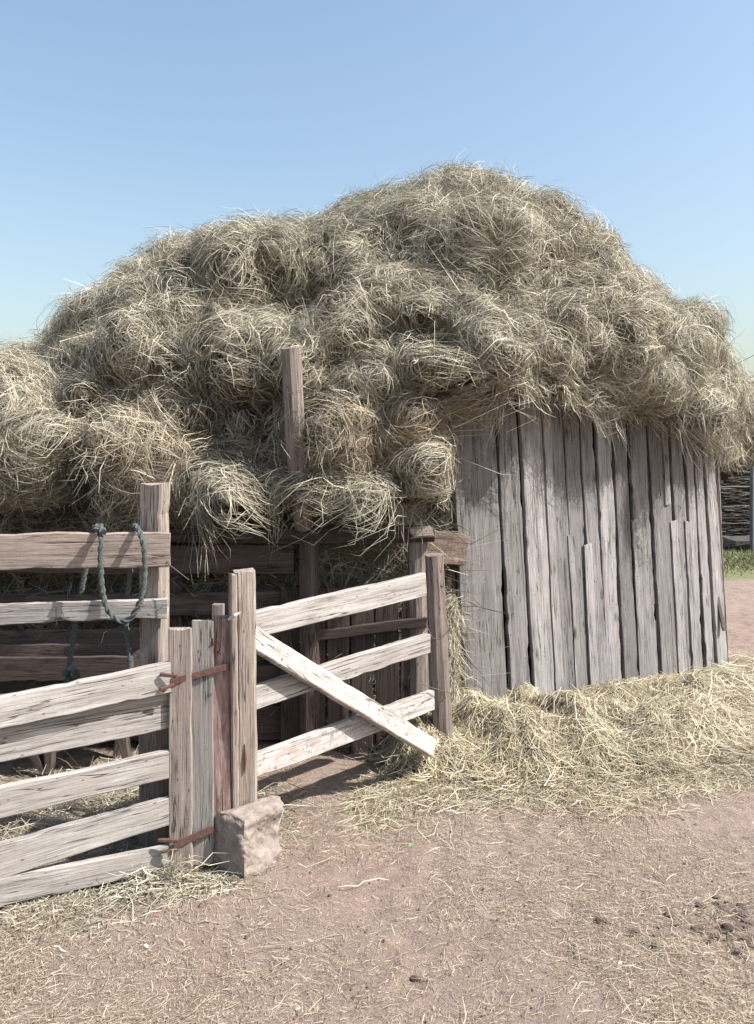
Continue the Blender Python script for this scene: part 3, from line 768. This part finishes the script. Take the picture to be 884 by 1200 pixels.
# ------------------------------------------------------------------ left rail fence (pen side)
t = thing('rail_fence', (-.90, 3.3, 0), 'upper pen fence with two rails on a square post, green rope over its top rail', 'fence')
MB().board(P(181, 1000, 3.33)*np.array([1, 1, 0])+np.array([0, 0, -.03]), P(182, 567, 3.33), (1, -.25, 0), .098, .085, wob=.003, bev=.1).build('post', W_post, t)
MB().board(P(-380, 652, 3.16), P(199, 644, 3.25), UP, .145, .035, h1=.135, wob=.007, rnd=.9).build('rail', W_brown, t)
MB().board(P(-380, 735, 3.17), P(197, 712.5, 3.26), UP, .085, .03, h1=.08, wob=.005, rnd=1).build('rail', W_rail, t)
MB().board(P(-330, 1060, 3.25)*np.array([1, 1, 0]), P(-330, 567, 3.25), (1, 0, 0), .09, .08).build('post', W_post, t)
w = MB(); w.pole([P(176, 708, 3.22), P(183, 716, 3.205), P(190, 712, 3.205), P(196, 714, 3.22)], [.0022]*4, seg=5)
w.build('wire_tie', M_wire, t)
w = MB(); w.pole([P(66, 733, 3.21), P(66, 710, 3.18), P(72, 713, 3.17), P(75, 722, 3.17)], [.002]*4, seg=5)
w.build('bent_nail', M_wire, t)
w = MB(); w.pole([P(194, 655, 3.24), P(199, 662, 3.22), P(222, 680, 3.2)], [.0018]*3, seg=5); w.build('wire_tie', M_wire, t)

# ------------------------------------------------------------------ left lower gate panel
def ZG(px): return 2.86+.22*px/200
t = thing('farm_gate', (-1.1, 2.98, 0), 'low weathered gate of five broad sagging rails at the left edge', 'gate')
def grail(yl_t, yl_b, yr_t, yr_b, xr, dz=0, m=W_rail, rnd=None, wob=.0045):
    xl = -330; f = lambda a, b_: a+(a-b_)*330/xr*1.0
    lt, lb = yl_t+(yl_t-yr_t)*330/xr, yl_b+(yl_b-yr_b)*330/xr
    Zl, Zr = ZG(xl)+dz, ZG(xr)+dz
    a = P(xl, (lt+lb)/2, Zl); b_ = P(xr, (yr_t+yr_b)/2, Zr)
    a[2] = max(a[2], .06)
    return MB().board(a, b_, UP, (lb-lt)/F*Zl*.98, .03, h1=(yr_b-yr_t)/F*Zr, wob=wob, rnd=rnd).build('rail', m, t)
grail(815, 853, 776, 810, 200, -.01, rnd=1)
grail(850, 892, 808, 851, 204, .025, rnd=.7)
grail(921, 959, 878, 909, 207, 0, rnd=.8)
grail(988, 1028, 932, 963, 203, .0, rnd=.75)
grail(1026, 1061, 988, 1017, 200, .0, rnd=.8)
MB().board((P(196, 850, ZG(190)+.045)*np.array([1, 1, 0])+np.array([0, 0, .05])), P(196, 790, ZG(190)+.045), (1, 0, 0), .05, .03).build('stile', W_shaded, t)
MB().board((P(-220, 850, ZG(-220)+.05)*np.array([1, 1, 0])+np.array([0, 0, .0])), P(-220, 800, ZG(-220)+.05), (1, 0, 0), .09, .05).build('stile', W_rail, t)

# ------------------------------------------------------------------ three pickets with iron straps
t = thing('picket_panel', (-.70, 3.12, 0), 'three upright pickets, tan, grey and faded red, joined by rusty iron straps', 'pickets')
MB().board(P(212, 1018, 3.08), P(212, 736, 3.08), (1, .1, 0), .084, .03, rnd=.8, wob=.002).build('picket', W_post, t)
MB().board(P(238, 1010, 3.11), P(238, 728, 3.11), (1, .1, 0), .080, .03, rnd=.8, wob=.002).build('picket', W_blue, t)
MB().board(P(261, 1004, 3.14), P(260, 723, 3.14), (1, .1, 0), .070, .03, rnd=.8, wob=.002).build('picket', W_red, t)
MB().board(P(201, 799, 3.055), P(272, 780, 3.115), UP, .026, .006, wob=.001, bev=.2).build('strap', M_rust, t)
MB().board(P(204, 991, 3.055), P(249, 971, 3.095), UP, .028, .006, wob=.001, bev=.2).build('strap', M_rust, t)
MB().board(P(188, 790, 3.025), P(207, 791, 3.03), UP, .016, .012, bev=.25).build('hinge', M_rust, t)
MB().board(P(189, 809, 3.025), P(205, 804, 3.03), UP, .014, .010, bev=.25).build('hinge', M_rustlight, t)
MB().board(P(185, 984, 3.025), P(208, 985, 3.03), UP, .016, .012, bev=.25).build('hinge', M_rust, t)
MB().board(P(187, 999, 3.025), P(206, 994, 3.03), UP, .013, .010, bev=.25).build('hinge', M_rust, t)

# ------------------------------------------------------------------ stub post
t = thing('stub_post', (-.60, 3.36, 0), 'short stub post behind the faded red picket', 'post')
MB().pole([P(257, 985, 3.38)*np.array([1, 1, 0]), P(256, 708, 3.38)], [.022, .024], square=.7, seg=8).build('shaft', W_pink, t)

# ------------------------------------------------------------------ braced rail gate between two posts
t = thing('braced_gate', (-.1, 3.7, 0), 'rail gate of three sloping bars with a white diagonal brace between two posts', 'gate')
mb = MB(); a = P(289, 990, 3.22); a[2] = -.03; b_ = P(287, 668, 3.16)
mb.board(a, b_, (1, .35, 0), .088, .07, h1=.078, wob=.003, rnd=1, bev=.15)
mb.build('post', W_post, t)
mb = MB(); a = P(276, 990, 3.17); a[2] = -.03; b_ = P(273, 672, 3.11)
mb.board(a, b_, (1, .35, 0), .030, .055, h1=.026, wob=.002, rnd=.9, bev=.2); mb.build('post_batten', W_post, t)
mb = MB(); mb.pole([P(287, 872, 3.155), P(288, 889, 3.155), P(287, 906, 3.156)], [.002, .006, .002], seg=7, lump=.5); mb.build('rust_stain', M_rustlight, t)
a = P(521, 905, 4.14); a[2] = -.03
MB().pole([a, P(509, 650, 4.10)], [.055, .045], seg=10, square=.35, lump=.06).build('post', W_pink, t)
def ZR(px):      # depth along the gate line
    k = (px-CX)/F; x0, y0, x1, y1 = -.50, 3.30, .30, 4.08
    s_ = (k*y0-x0)/((x1-x0)-k*(y1-y0)); return y0+(y1-y0)*s_
def rrail(x0, t0, b0, x1, t1, b1, dz=0, m=W_rail, rnd=None, name='rail', th=.035):
    Za, Zb = ZR(x0)+dz, ZR(x1)+dz
    return MB().board(P(x0, (t0+b0)/2, Za), P(x1, (t1+b1)/2, Zb), UP, (b0-t0)/F*Za, th, h1=(b1-t1)/F*Zb, wob=.0034, rnd=rnd).build(name, m, t)
rrail(284, 719, 750, 497, 671, 698, rnd=.8)
rrail(284, 808, 835, 502, 742, 765, rnd=.6)
rrail(288, 886, 914, 507, 808, 831, rnd=1, m=W_white)
Za, Zb = ZR(290)-.05, ZR(505)-.11
MB().board(P(294, 746, Za), P(506, 876, Zb), (-.3, 0, 1), .092, .035, h1=.085, wob=.003, rnd=1).build('brace', W_white, t)
w = MB(); w.pole([P(499, 731, 4.05), P(507, 748, 4.03), P(516, 749, 4.03), P(527, 738, 4.05)], [.0022]*4, seg=5); w.build('wire_tie', M_wire, t)
w = MB(); w.pole([P(490, 800, 3.95), P(506, 806, 4.0), P(528, 812, 4.07)], [.0022]*3, seg=5); w.build('wire_tie', M_wire, t)
w = MB(); w.pole([P(268, 726, 3.08), P(275, 721, 3.07), P(281, 718, 3.08)], [.004, .006, .003], seg=6, lump=.4); w.build('cord_knot', simple('pale_cord', (.5, .46, .4), (.6, .56, .5)), t)

# ------------------------------------------------------------------ stone block
import bmesh
def rock(name, cx, cy, sx, sy, sz, rot, m, seed, amp=.1, sub=24, chip=None):
    bm = bmesh.new(); bmesh.ops.create_cube(bm, size=1)
    bmesh.ops.subdivide_edges(bm, edges=bm.edges, cuts=sub, use_grid_fill=True)
    vs = np.array([v.co[:] for v in bm.verts])
    n_ = nrm(np.sign(vs)*np.abs(vs)**5)
    q = vs*np.array([sx, sy, sz])
    dd = fbm(q, 6/max(sx, .05)*.2, seed, 4)*amp*sx + fbm(q, 5/max(sx, .05), seed+3, 3)*amp*.28*sx
    rad = np.linalg.norm(np.maximum(np.abs(vs)-.36, 0), axis=1)
    q = q-nrm(vs)*(np.maximum(rad-.14, 0)*.45*sx)[:, None]
    q = q+n_*dd[:, None]
    if chip is not None:
        for (c0, nn0, dpt) in chip:
            nn0 = np.array(nn0)/np.linalg.norm(nn0); s_ = (q-np.array(c0))@nn0
            q = q-nn0*np.maximum(s_, 0)[:, None]*dpt
    for v, c in zip(bm.verts, q): v.co = c
    me = bpy.data.meshes.new(name); bm.to_mesh(me); bm.free(); me.materials.append(m)
    me.polygons.foreach_set('use_smooth', [False]*len(me.polygons))
    o = bpy.data.objects.new(name, me); COL.objects.link(o); o.location = (cx, cy, sz*.46); o.rotation_euler = (0, 0, rot)
    return o
o = rock('stone_block', -.51, 3.16, .20, .19, .26, math.radians(53), M_stone, 4, .20, sub=44,
         chip=[((.0, .0, .09), (.2, .9, .9), .6), ((0, 0, .125), (-.3, -.2, 1), .5)])
tag(o, 'rough sandstone block leaning against the foot of the gate post', 'stone')

# ------------------------------------------------------------------ rope
def rope_tube(mb, pts, rad):
    pts = np.array(pts, float)
    # Catmull-Rom resample
    res = []
    for i in range(len(pts)-1):
        p0 = pts[max(i-1, 0)]; p1 = pts[i]; p2 = pts[i+1]; p3 = pts[min(i+2, len(pts)-1)]
        m = max(4, int(np.linalg.norm(p2-p1)/.006))
        for k in range(m):
            t_ = k/m; res.append(.5*((2*p1)+(-p0+p2)*t_+(2*p0-5*p1+4*p2-p3)*t_**2+(-p0+3*p1-3*p2+p3)*t_**3))
    res.append(pts[-1]); res = np.array(res)
    seg = 12; vs = []; L = 0; u = None
    for i, p in enumerate(res):
        d = res[min(i+1, len(res)-1)]-res[max(i-1, 0)]; d /= np.linalg.norm(d)
        if u is None: u = np.cross(d, [0, 1., 0.1]); 
        u = u-d*np.dot(u, d); u /= np.linalg.norm(u); w = np.cross(d, u)
        if i: L += np.linalg.norm(p-res[i-1])
        for k in range(seg):
            th = 2*PI*k/seg; rr = rad*(1+.28*math.cos(3*(th-L*60)) + .12*random.uniform(-1, 1))
            vs.append(p+u*math.cos(th)*rr+w*math.sin(th)*rr)
    fs = []
    for i in range(len(res)-1):
        for k in range(seg): fs.append((i*seg+k, i*seg+(k+1) % seg, (i+1)*seg+(k+1) % seg, (i+1)*seg+k))
    fs.append(tuple(range(seg))[::-1]); fs.append(tuple((len(res)-1)*seg+k for k in range(seg)))
    mb.add(vs, fs); return res
mb = MB(); ZA = 3.19
allp = rope_tube(mb, [P(79, 800, 3.36), P(82, 775, 3.36), P(87, 740, 3.35), P(96, 690, 3.33), P(105, 640, 3.31), P(110, 622, 3.27), P(114, 617, 3.23), P(119, 632, 3.17), P(118, 655, 3.16),
     P(120, 690, 3.16), P(126, 713, 3.16), P(138, 726, 3.16), P(150, 727, 3.16), P(161, 713, 3.16), P(168, 690, 3.16), P(170, 655, 3.16), P(167, 632, 3.17),
     P(160, 617, 3.23), P(157, 625, 3.29), P(152, 680, 3.31), P(148, 715, 3.31), P(149, 745, 3.30), P(153, 775, 3.28), P(152, 800, 3.27)], .0098)
rope_tube(mb, [P(76, 790, 3.36), P(82, 784, 3.33), P(90, 789, 3.35), P(86, 797, 3.37), P(78, 794, 3.38)], .013)
rope_tube(mb, [P(113, 622, 3.17), P(118, 617, 3.19), P(121, 624, 3.16)], .012)
# frayed fibres
fr = MB()
for i in range(0, len(allp), 2):
    p = allp[i]; v_ = np.array([random.gauss(0, 1), random.gauss(0, .7), random.gauss(0, 1)]); v_ = v_/np.linalg.norm(v_)
    q = p+v_*.012; e_ = p+v_*random.uniform(.016, .024); s_ = np.cross(v_, [.3, 1, .2])*.0009
    mb.add([q-s_, q+s_, e_], [(0, 1, 2)])
o = mb.build('rope', M_rope, None)
tag(o, 'frayed dark green rope looped over the top rail of the pen fence', 'rope')

# ------------------------------------------------------------------ feed trough in the shade of the pen
t = thing('feed_trough', (-1.7, 4.0, 0), 'shade-toned wooden trough on splayed legs in the shade inside the pen', 'trough')
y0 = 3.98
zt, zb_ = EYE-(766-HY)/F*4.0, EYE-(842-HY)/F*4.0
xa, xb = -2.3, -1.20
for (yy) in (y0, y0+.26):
    MB().board((xa, yy, (zt+zb_)/2+.09), (xb, yy, (zt+zb_)/2+.09), UP, .12, .025).build('side_board', W_shaded, t)
MB().board((xa, y0+.13, zb_+.05), (xb, y0+.13, zb_+.05), (0, 1, 0), .22, .02).build('bottom_board', W_shaded, t)
for xx in (xa+.02, xb-.02): MB().board((xx, y0+.02, (zt+zb_)/2+.08), (xx, y0+.24, (zt+zb_)/2+.08), UP, .12, .02).build('end_board', W_shaded, t)
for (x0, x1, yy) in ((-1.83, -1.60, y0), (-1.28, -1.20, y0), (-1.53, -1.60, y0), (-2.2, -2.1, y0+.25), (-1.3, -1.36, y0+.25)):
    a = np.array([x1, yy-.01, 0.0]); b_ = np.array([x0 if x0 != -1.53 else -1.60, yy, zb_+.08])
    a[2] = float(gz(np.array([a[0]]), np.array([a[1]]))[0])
    MB().board(a, b_, (1, 0, 0), .028, .05, h1=.07, wob=.004).build('leg', W_shaded, t)

# ------------------------------------------------------------------ brushwood fence far right
t = thing('brushwood_fence', (5.5, 13.3, 0), 'dark brushwood fence of stacked twigs on a stone footing behind the shed', 'fence')
m_tw, nt, b, out = mat('twig_mass')
tc = N(nt, 'ShaderNodeTexCoord').outputs['Object']
nz = noise(nt, mapping(nt, tc, (4, 4, 34)), 1.0, 5, .7, 1.)
nt.links.new(mix(nt, ramp(nt, nz, [(.35, 0.), (.7, 1.)]), (.035, .026, .023), (.11, .09, .08)), b.inputs['Base Color']); b.inputs['Roughness'].default_value = 1
core_ = MB(); core_.board((-2, 13.42, .93), (13, 13.42, .93), UP, 1.38, .22, wob=.02, seg=.3); core_.build('brush_core', m_tw, t)
MB().board((-2, 13.36, .13), (13, 13.36, .13), UP, .26, .42, wob=.03, seg=.25, bev=.3).build('stone_footing', M_plinth, t)
tw = MB(); rr_ = random.Random(3)
for i in range(2600):
    x = rr_.uniform(3.6, 8.5) if i < 2000 else rr_.uniform(-2, 13); z = rr_.uniform(.28, 1.66); L = rr_.uniform(.15, .6); sl = rr_.gauss(0, .09)
    p0 = np.array([x, 13.28-rr_.uniform(0, .05), z]); p1 = p0+np.array([L, rr_.uniform(-.04, .02), L*sl]); mid = (p0+p1)/2+np.array([0, -.02, rr_.gauss(0, .015)])
    w_ = rr_.uniform(.004, .010)
    pts = [p0, mid, p1]; vs = []
    for q in pts:
        vs += [q+np.array([0, 0, w_]), q+np.array([0, -w_, 0]), q+np.array([0, 0, -w_])]
    tw.add(vs, [(0, 1, 4, 3), (1, 2, 5, 4), (3, 4, 7, 6), (4, 5, 8, 7)], None, rr_.random())
m_t2, nt, b, out = mat('twig')
rv = attr(nt, 'rnd').outputs['Fac']
nt.links.new(ramp(nt, rv, [(0, (.035, .028, .024)), (.7, (.095, .08, .07)), (1, (.22, .195, .18))]), b.inputs['Base Color']); b.inputs['Roughness'].default_value = .95
tw.build('twigs', m_t2, t)
t = thing('square_post', (6.02, 13.0, 0), 'slim blue-grey post standing against the brushwood fence', 'post')
MB().board((6.06, 13.0, -.02), (6.06, 13.0, 1.62), (1, 0, 0), .13, .10, wob=.003).build('shaft', M_post, t)

# short grass under the far fence
r = np.random.default_rng(88); n = 26000
x = r.uniform(2.5, 9, n); y = r.uniform(10.4, 13.1, n); kk = r.random(n) < sstep(10.3, 11.2, y+fbm(np.stack([x, y, x*0], -1), 1.2, 5)*.6); x = x[kk]; y = y[kk]; n = len(x)
p = np.stack([x, y, gz(x, y)], -1); d = np.stack([r.normal(0, .5, n), r.normal(0, .5, n), np.ones(n)], -1)
gcol = np.where(r.random((n, 1)) < .3, np.array([[.24, .23, .14]]), np.array([[.12, .14, .06]]))*r.uniform(.7, 1.3, (n, 1))
o = build_raw('grass', [(*strands(p, d, np.tile([0, -1., .3], (n, 1)), r.uniform(.02, .07, n), r.uniform(.006, .012, n), r.normal(0, .3, (n, 3)), gcol, K=3, seed=7), 0)], [M_straw], np.array([5., 12., 0]))
tag(o, 'thin short green grass in front of the brushwood fence', 'grass', kind='stuff')

# ------------------------------------------------------------------ overhead lines with their pole outside the frame
A0 = np.array([13.1, 15., 0]); A1 = np.array([27.8, 81., 0])
t = thing('utility_pole', tuple(A0), 'wooden utility pole beyond the right edge carrying three overhead lines', 'utility pole')
MB().pole([A0, A0+np.array([0, 0, 6.6])], [.12, .09], seg=12).build('shaft', W_post, t)
MB().board(A0+np.array([-.7, .02, 6.2]), A0+np.array([.7, .02, 6.2]), UP, .1, .1).build('crossarm', W_post, t)
for i, (dx, dz, lab) in enumerate(((-.6, 6.35, 'topmost thin overhead line in the sky right of the haystack'), (.3, 5.72, 'middle thin overhead line in the sky right of the haystack'), (.0, 5.35, 'lowest thin overhead line in the sky right of the haystack'))):
    mb = MB(); pts = []
    for k in range(25):
        q = k/24; c = A0+(A1-A0)*q+np.array([dx, 0, dz-1.0*4*q*(1-q)*.25]); pts.append(c)
    mb.pole(pts, [.014]*25, seg=5, lump=0)
    tag(mb.build('overhead_line', M_cable, None), lab, 'cable', 'overhead lines')

# ------------------------------------------------------------------ small things lying about
def G(px, py): 
    Z = EYE*F/(py-HY); return (px-CX)/F*Z, Z
def lump_verts(cx, cy, cz, s_, seed, sub=2, flat=.55):
    bm = bmesh.new(); bmesh.ops.create_icosphere(bm, subdivisions=sub, radius=1)
    q = np.array([v.co[:] for v in bm.verts]); fs = [tuple(v.index for v in f.verts) for f in bm.faces]; bm.free()
    r_ = 1+fbm(q+seed*3.1, 1.3, seed, 4)*1.0
    q = q*r_[:, None]*np.array([1.15, .8, flat])*s_*.5
    return q+np.array([cx, cy, cz+s_*.12]), fs
def clod(name, x, y, s_, m, seed):
    mb = MB(); z = float(gz(np.array([x]), np.array([y]))[0])
    mb.add(*lump_verts(x, y, z, s_, seed, 3))
    for k in range(4):
        mb.add(*lump_verts(x+random.gauss(0, .45)*s_, y+random.gauss(0, .35)*s_, z, s_*random.uniform(.2, .5), seed+k+40, 2))
    return mb.build(name, m, None)
clods = [(702,1083,.030,'dark dung clod lying alone right of the middle of the yard'),
 (850,1094,.060,'largest dark dung clod in the churned mud at the right edge'),
 (870,1066,.036,'dark dung clod just above the largest one at the right edge'),
 (767,1113,.022,'small dark dung clod left of the churned mud'),
 (486,1147,.022,'small dark dung clod near the bottom middle of the picture'),
 (176,1050,.022,'dark dung clod below the sagging gate and its hay tuft'),
 (878,1086,.036,'dark dung clod at the very right edge beside the largest one'),
 (804,1072,.018,'tiny dark clod between the lone clod and the churned mud'),
 (740,1100,.014,'tiny dark crumb just left of the small clod near churned mud'),
 (553,952,.014,'tiny dark crumb in front of the hay heap')]
for i, (px, py, s_, lab) in enumerate(clods):
    x, y = G(px, py); o = clod('dung_clod', x, y, s_, M_clod, 20+i); tag(o, lab, 'clod', 'dung clods on the yard')
r_ = random.Random(4)
mb = MB(); ico = [(0, 0, 1), (1, 0, 0), (0, 1, 0), (-1, 0, 0), (0, -1, 0), (0, 0, -1)]
for k in range(420):
    x = 1.34+r_.gauss(0, .2); y = 2.74+r_.gauss(0, .065); s_ = .004+.036*r_.random()**3.5
    mb.add(*lump_verts(x, y, .006, s_, k, 1 if s_ < .015 else 3, .45))
tag(mb.build('churned_mud', M_soilclod, None), 'crumbly churned brown mud at the right edge', 'mud', kind='stuff')
for (px, py, s_, m, nm, lab, cat) in ((580,961,.012,M_white,'paper_scrap','white paper scrap on the yard in front of the hay heap','scrap'),
    (557,960,.009,M_white,'paper_scrap','smaller white scrap left of the other in front of the hay heap','scrap'),
    (790,1094,.008,M_white,'pebble','tiny white pebble beside the churned mud','pebble'),
    (727,1130,.013,M_white,'pebble','pale stone chip low at the right of the yard','pebble'),
    (350,1183,.010,M_white,'pebble','pale pebble at the bottom edge of the yard','pebble'),
    (172,1110,.013,M_white,'wood_chip','pale chip on bare earth at the lower left','chip'),
    (481,992,.012,M_green,'plastic_scrap','small bright green plastic scrap on the bare dust','scrap')):
    x, y = G(px, py); o = rock(nm, x, y, s_*1.6, s_, s_*.5, px, m, px, .35, 3); tag(o, lab, cat)
# small stones strewn on bare earth
mb = MB()
for k in range(420):
    y = 2.1+3.2*r_.random()**1.4; x = r_.uniform(-.5, .5)*y; s_ = r_.uniform(.003, .008)
    z = float(gz(np.array([x]), np.array([y]))[0])
    vs = [np.array([x, y, z+s_*.3])+np.array(c)*s_*r_.uniform(.6, 1.3) for c in ico]
    mb.add(vs, [(0, 1, 2), (0, 2, 3), (0, 3, 4), (0, 4, 1), (5, 2, 1), (5, 3, 2), (5, 4, 3), (5, 1, 4)])
tag(mb.build('soil_crumbs', M_soilclod, None), 'fine brown crumbs of earth scattered over the yard', 'earth crumbs', kind='stuff')

# ------------------------------------------------------------------ camera, sun, sky
cam = bpy.data.cameras.new('camera'); co = bpy.data.objects.new('camera', cam); COL.objects.link(co)
co.location = (0, 0, EYE); co.rotation_euler = (PI/2, 0, 0)
cam.sensor_fit = 'VERTICAL'; cam.sensor_height = 24; cam.lens = 24*F/1200; cam.shift_y = -(600-HY)/1200
cam.clip_end = 2000; cam.clip_start = .05
scene.camera = co
EL = math.radians(50); AZ = math.radians(107)     # clockwise from +Y
sd = Vector((math.sin(AZ)*math.cos(EL), math.cos(AZ)*math.cos(EL), math.sin(EL)))
li = bpy.data.lights.new('sun', 'SUN'); li.energy = 5.0; li.angle = math.radians(.5); li.color = (1, .955, .89)
lo = bpy.data.objects.new('sun', li); COL.objects.link(lo); lo.rotation_euler = sd.to_track_quat('Z', 'Y').to_euler(); lo.location = (8, -4, 10)
w = bpy.data.worlds.new('World'); scene.world = w; w.use_nodes = True
nt = w.node_tree; bg = nt.nodes['Background']
sk = nt.nodes.new('ShaderNodeTexSky'); sk.sky_type = 'NISHITA'; sk.sun_disc = False
sk.sun_elevation = EL; sk.sun_rotation = AZ; sk.air_density = 1.5; sk.dust_density = 3.6; sk.ozone_density = 1.6; sk.altitude = 200
nt.links.new(sk.outputs[0], bg.inputs[0]); bg.inputs[1].default_value = .112
scene.render.engine = 'CYCLES'; scene.cycles.max_bounces = 4; scene.cycles.diffuse_bounces = 2; scene.cycles.caustics_reflective = False; scene.cycles.caustics_refractive = False
vs_ = scene.view_settings
vs_.view_transform = 'Standard'; vs_.look = 'None'; vs_.gamma = 1; vs_.exposure = .95; vs_.use_curve_mapping = False
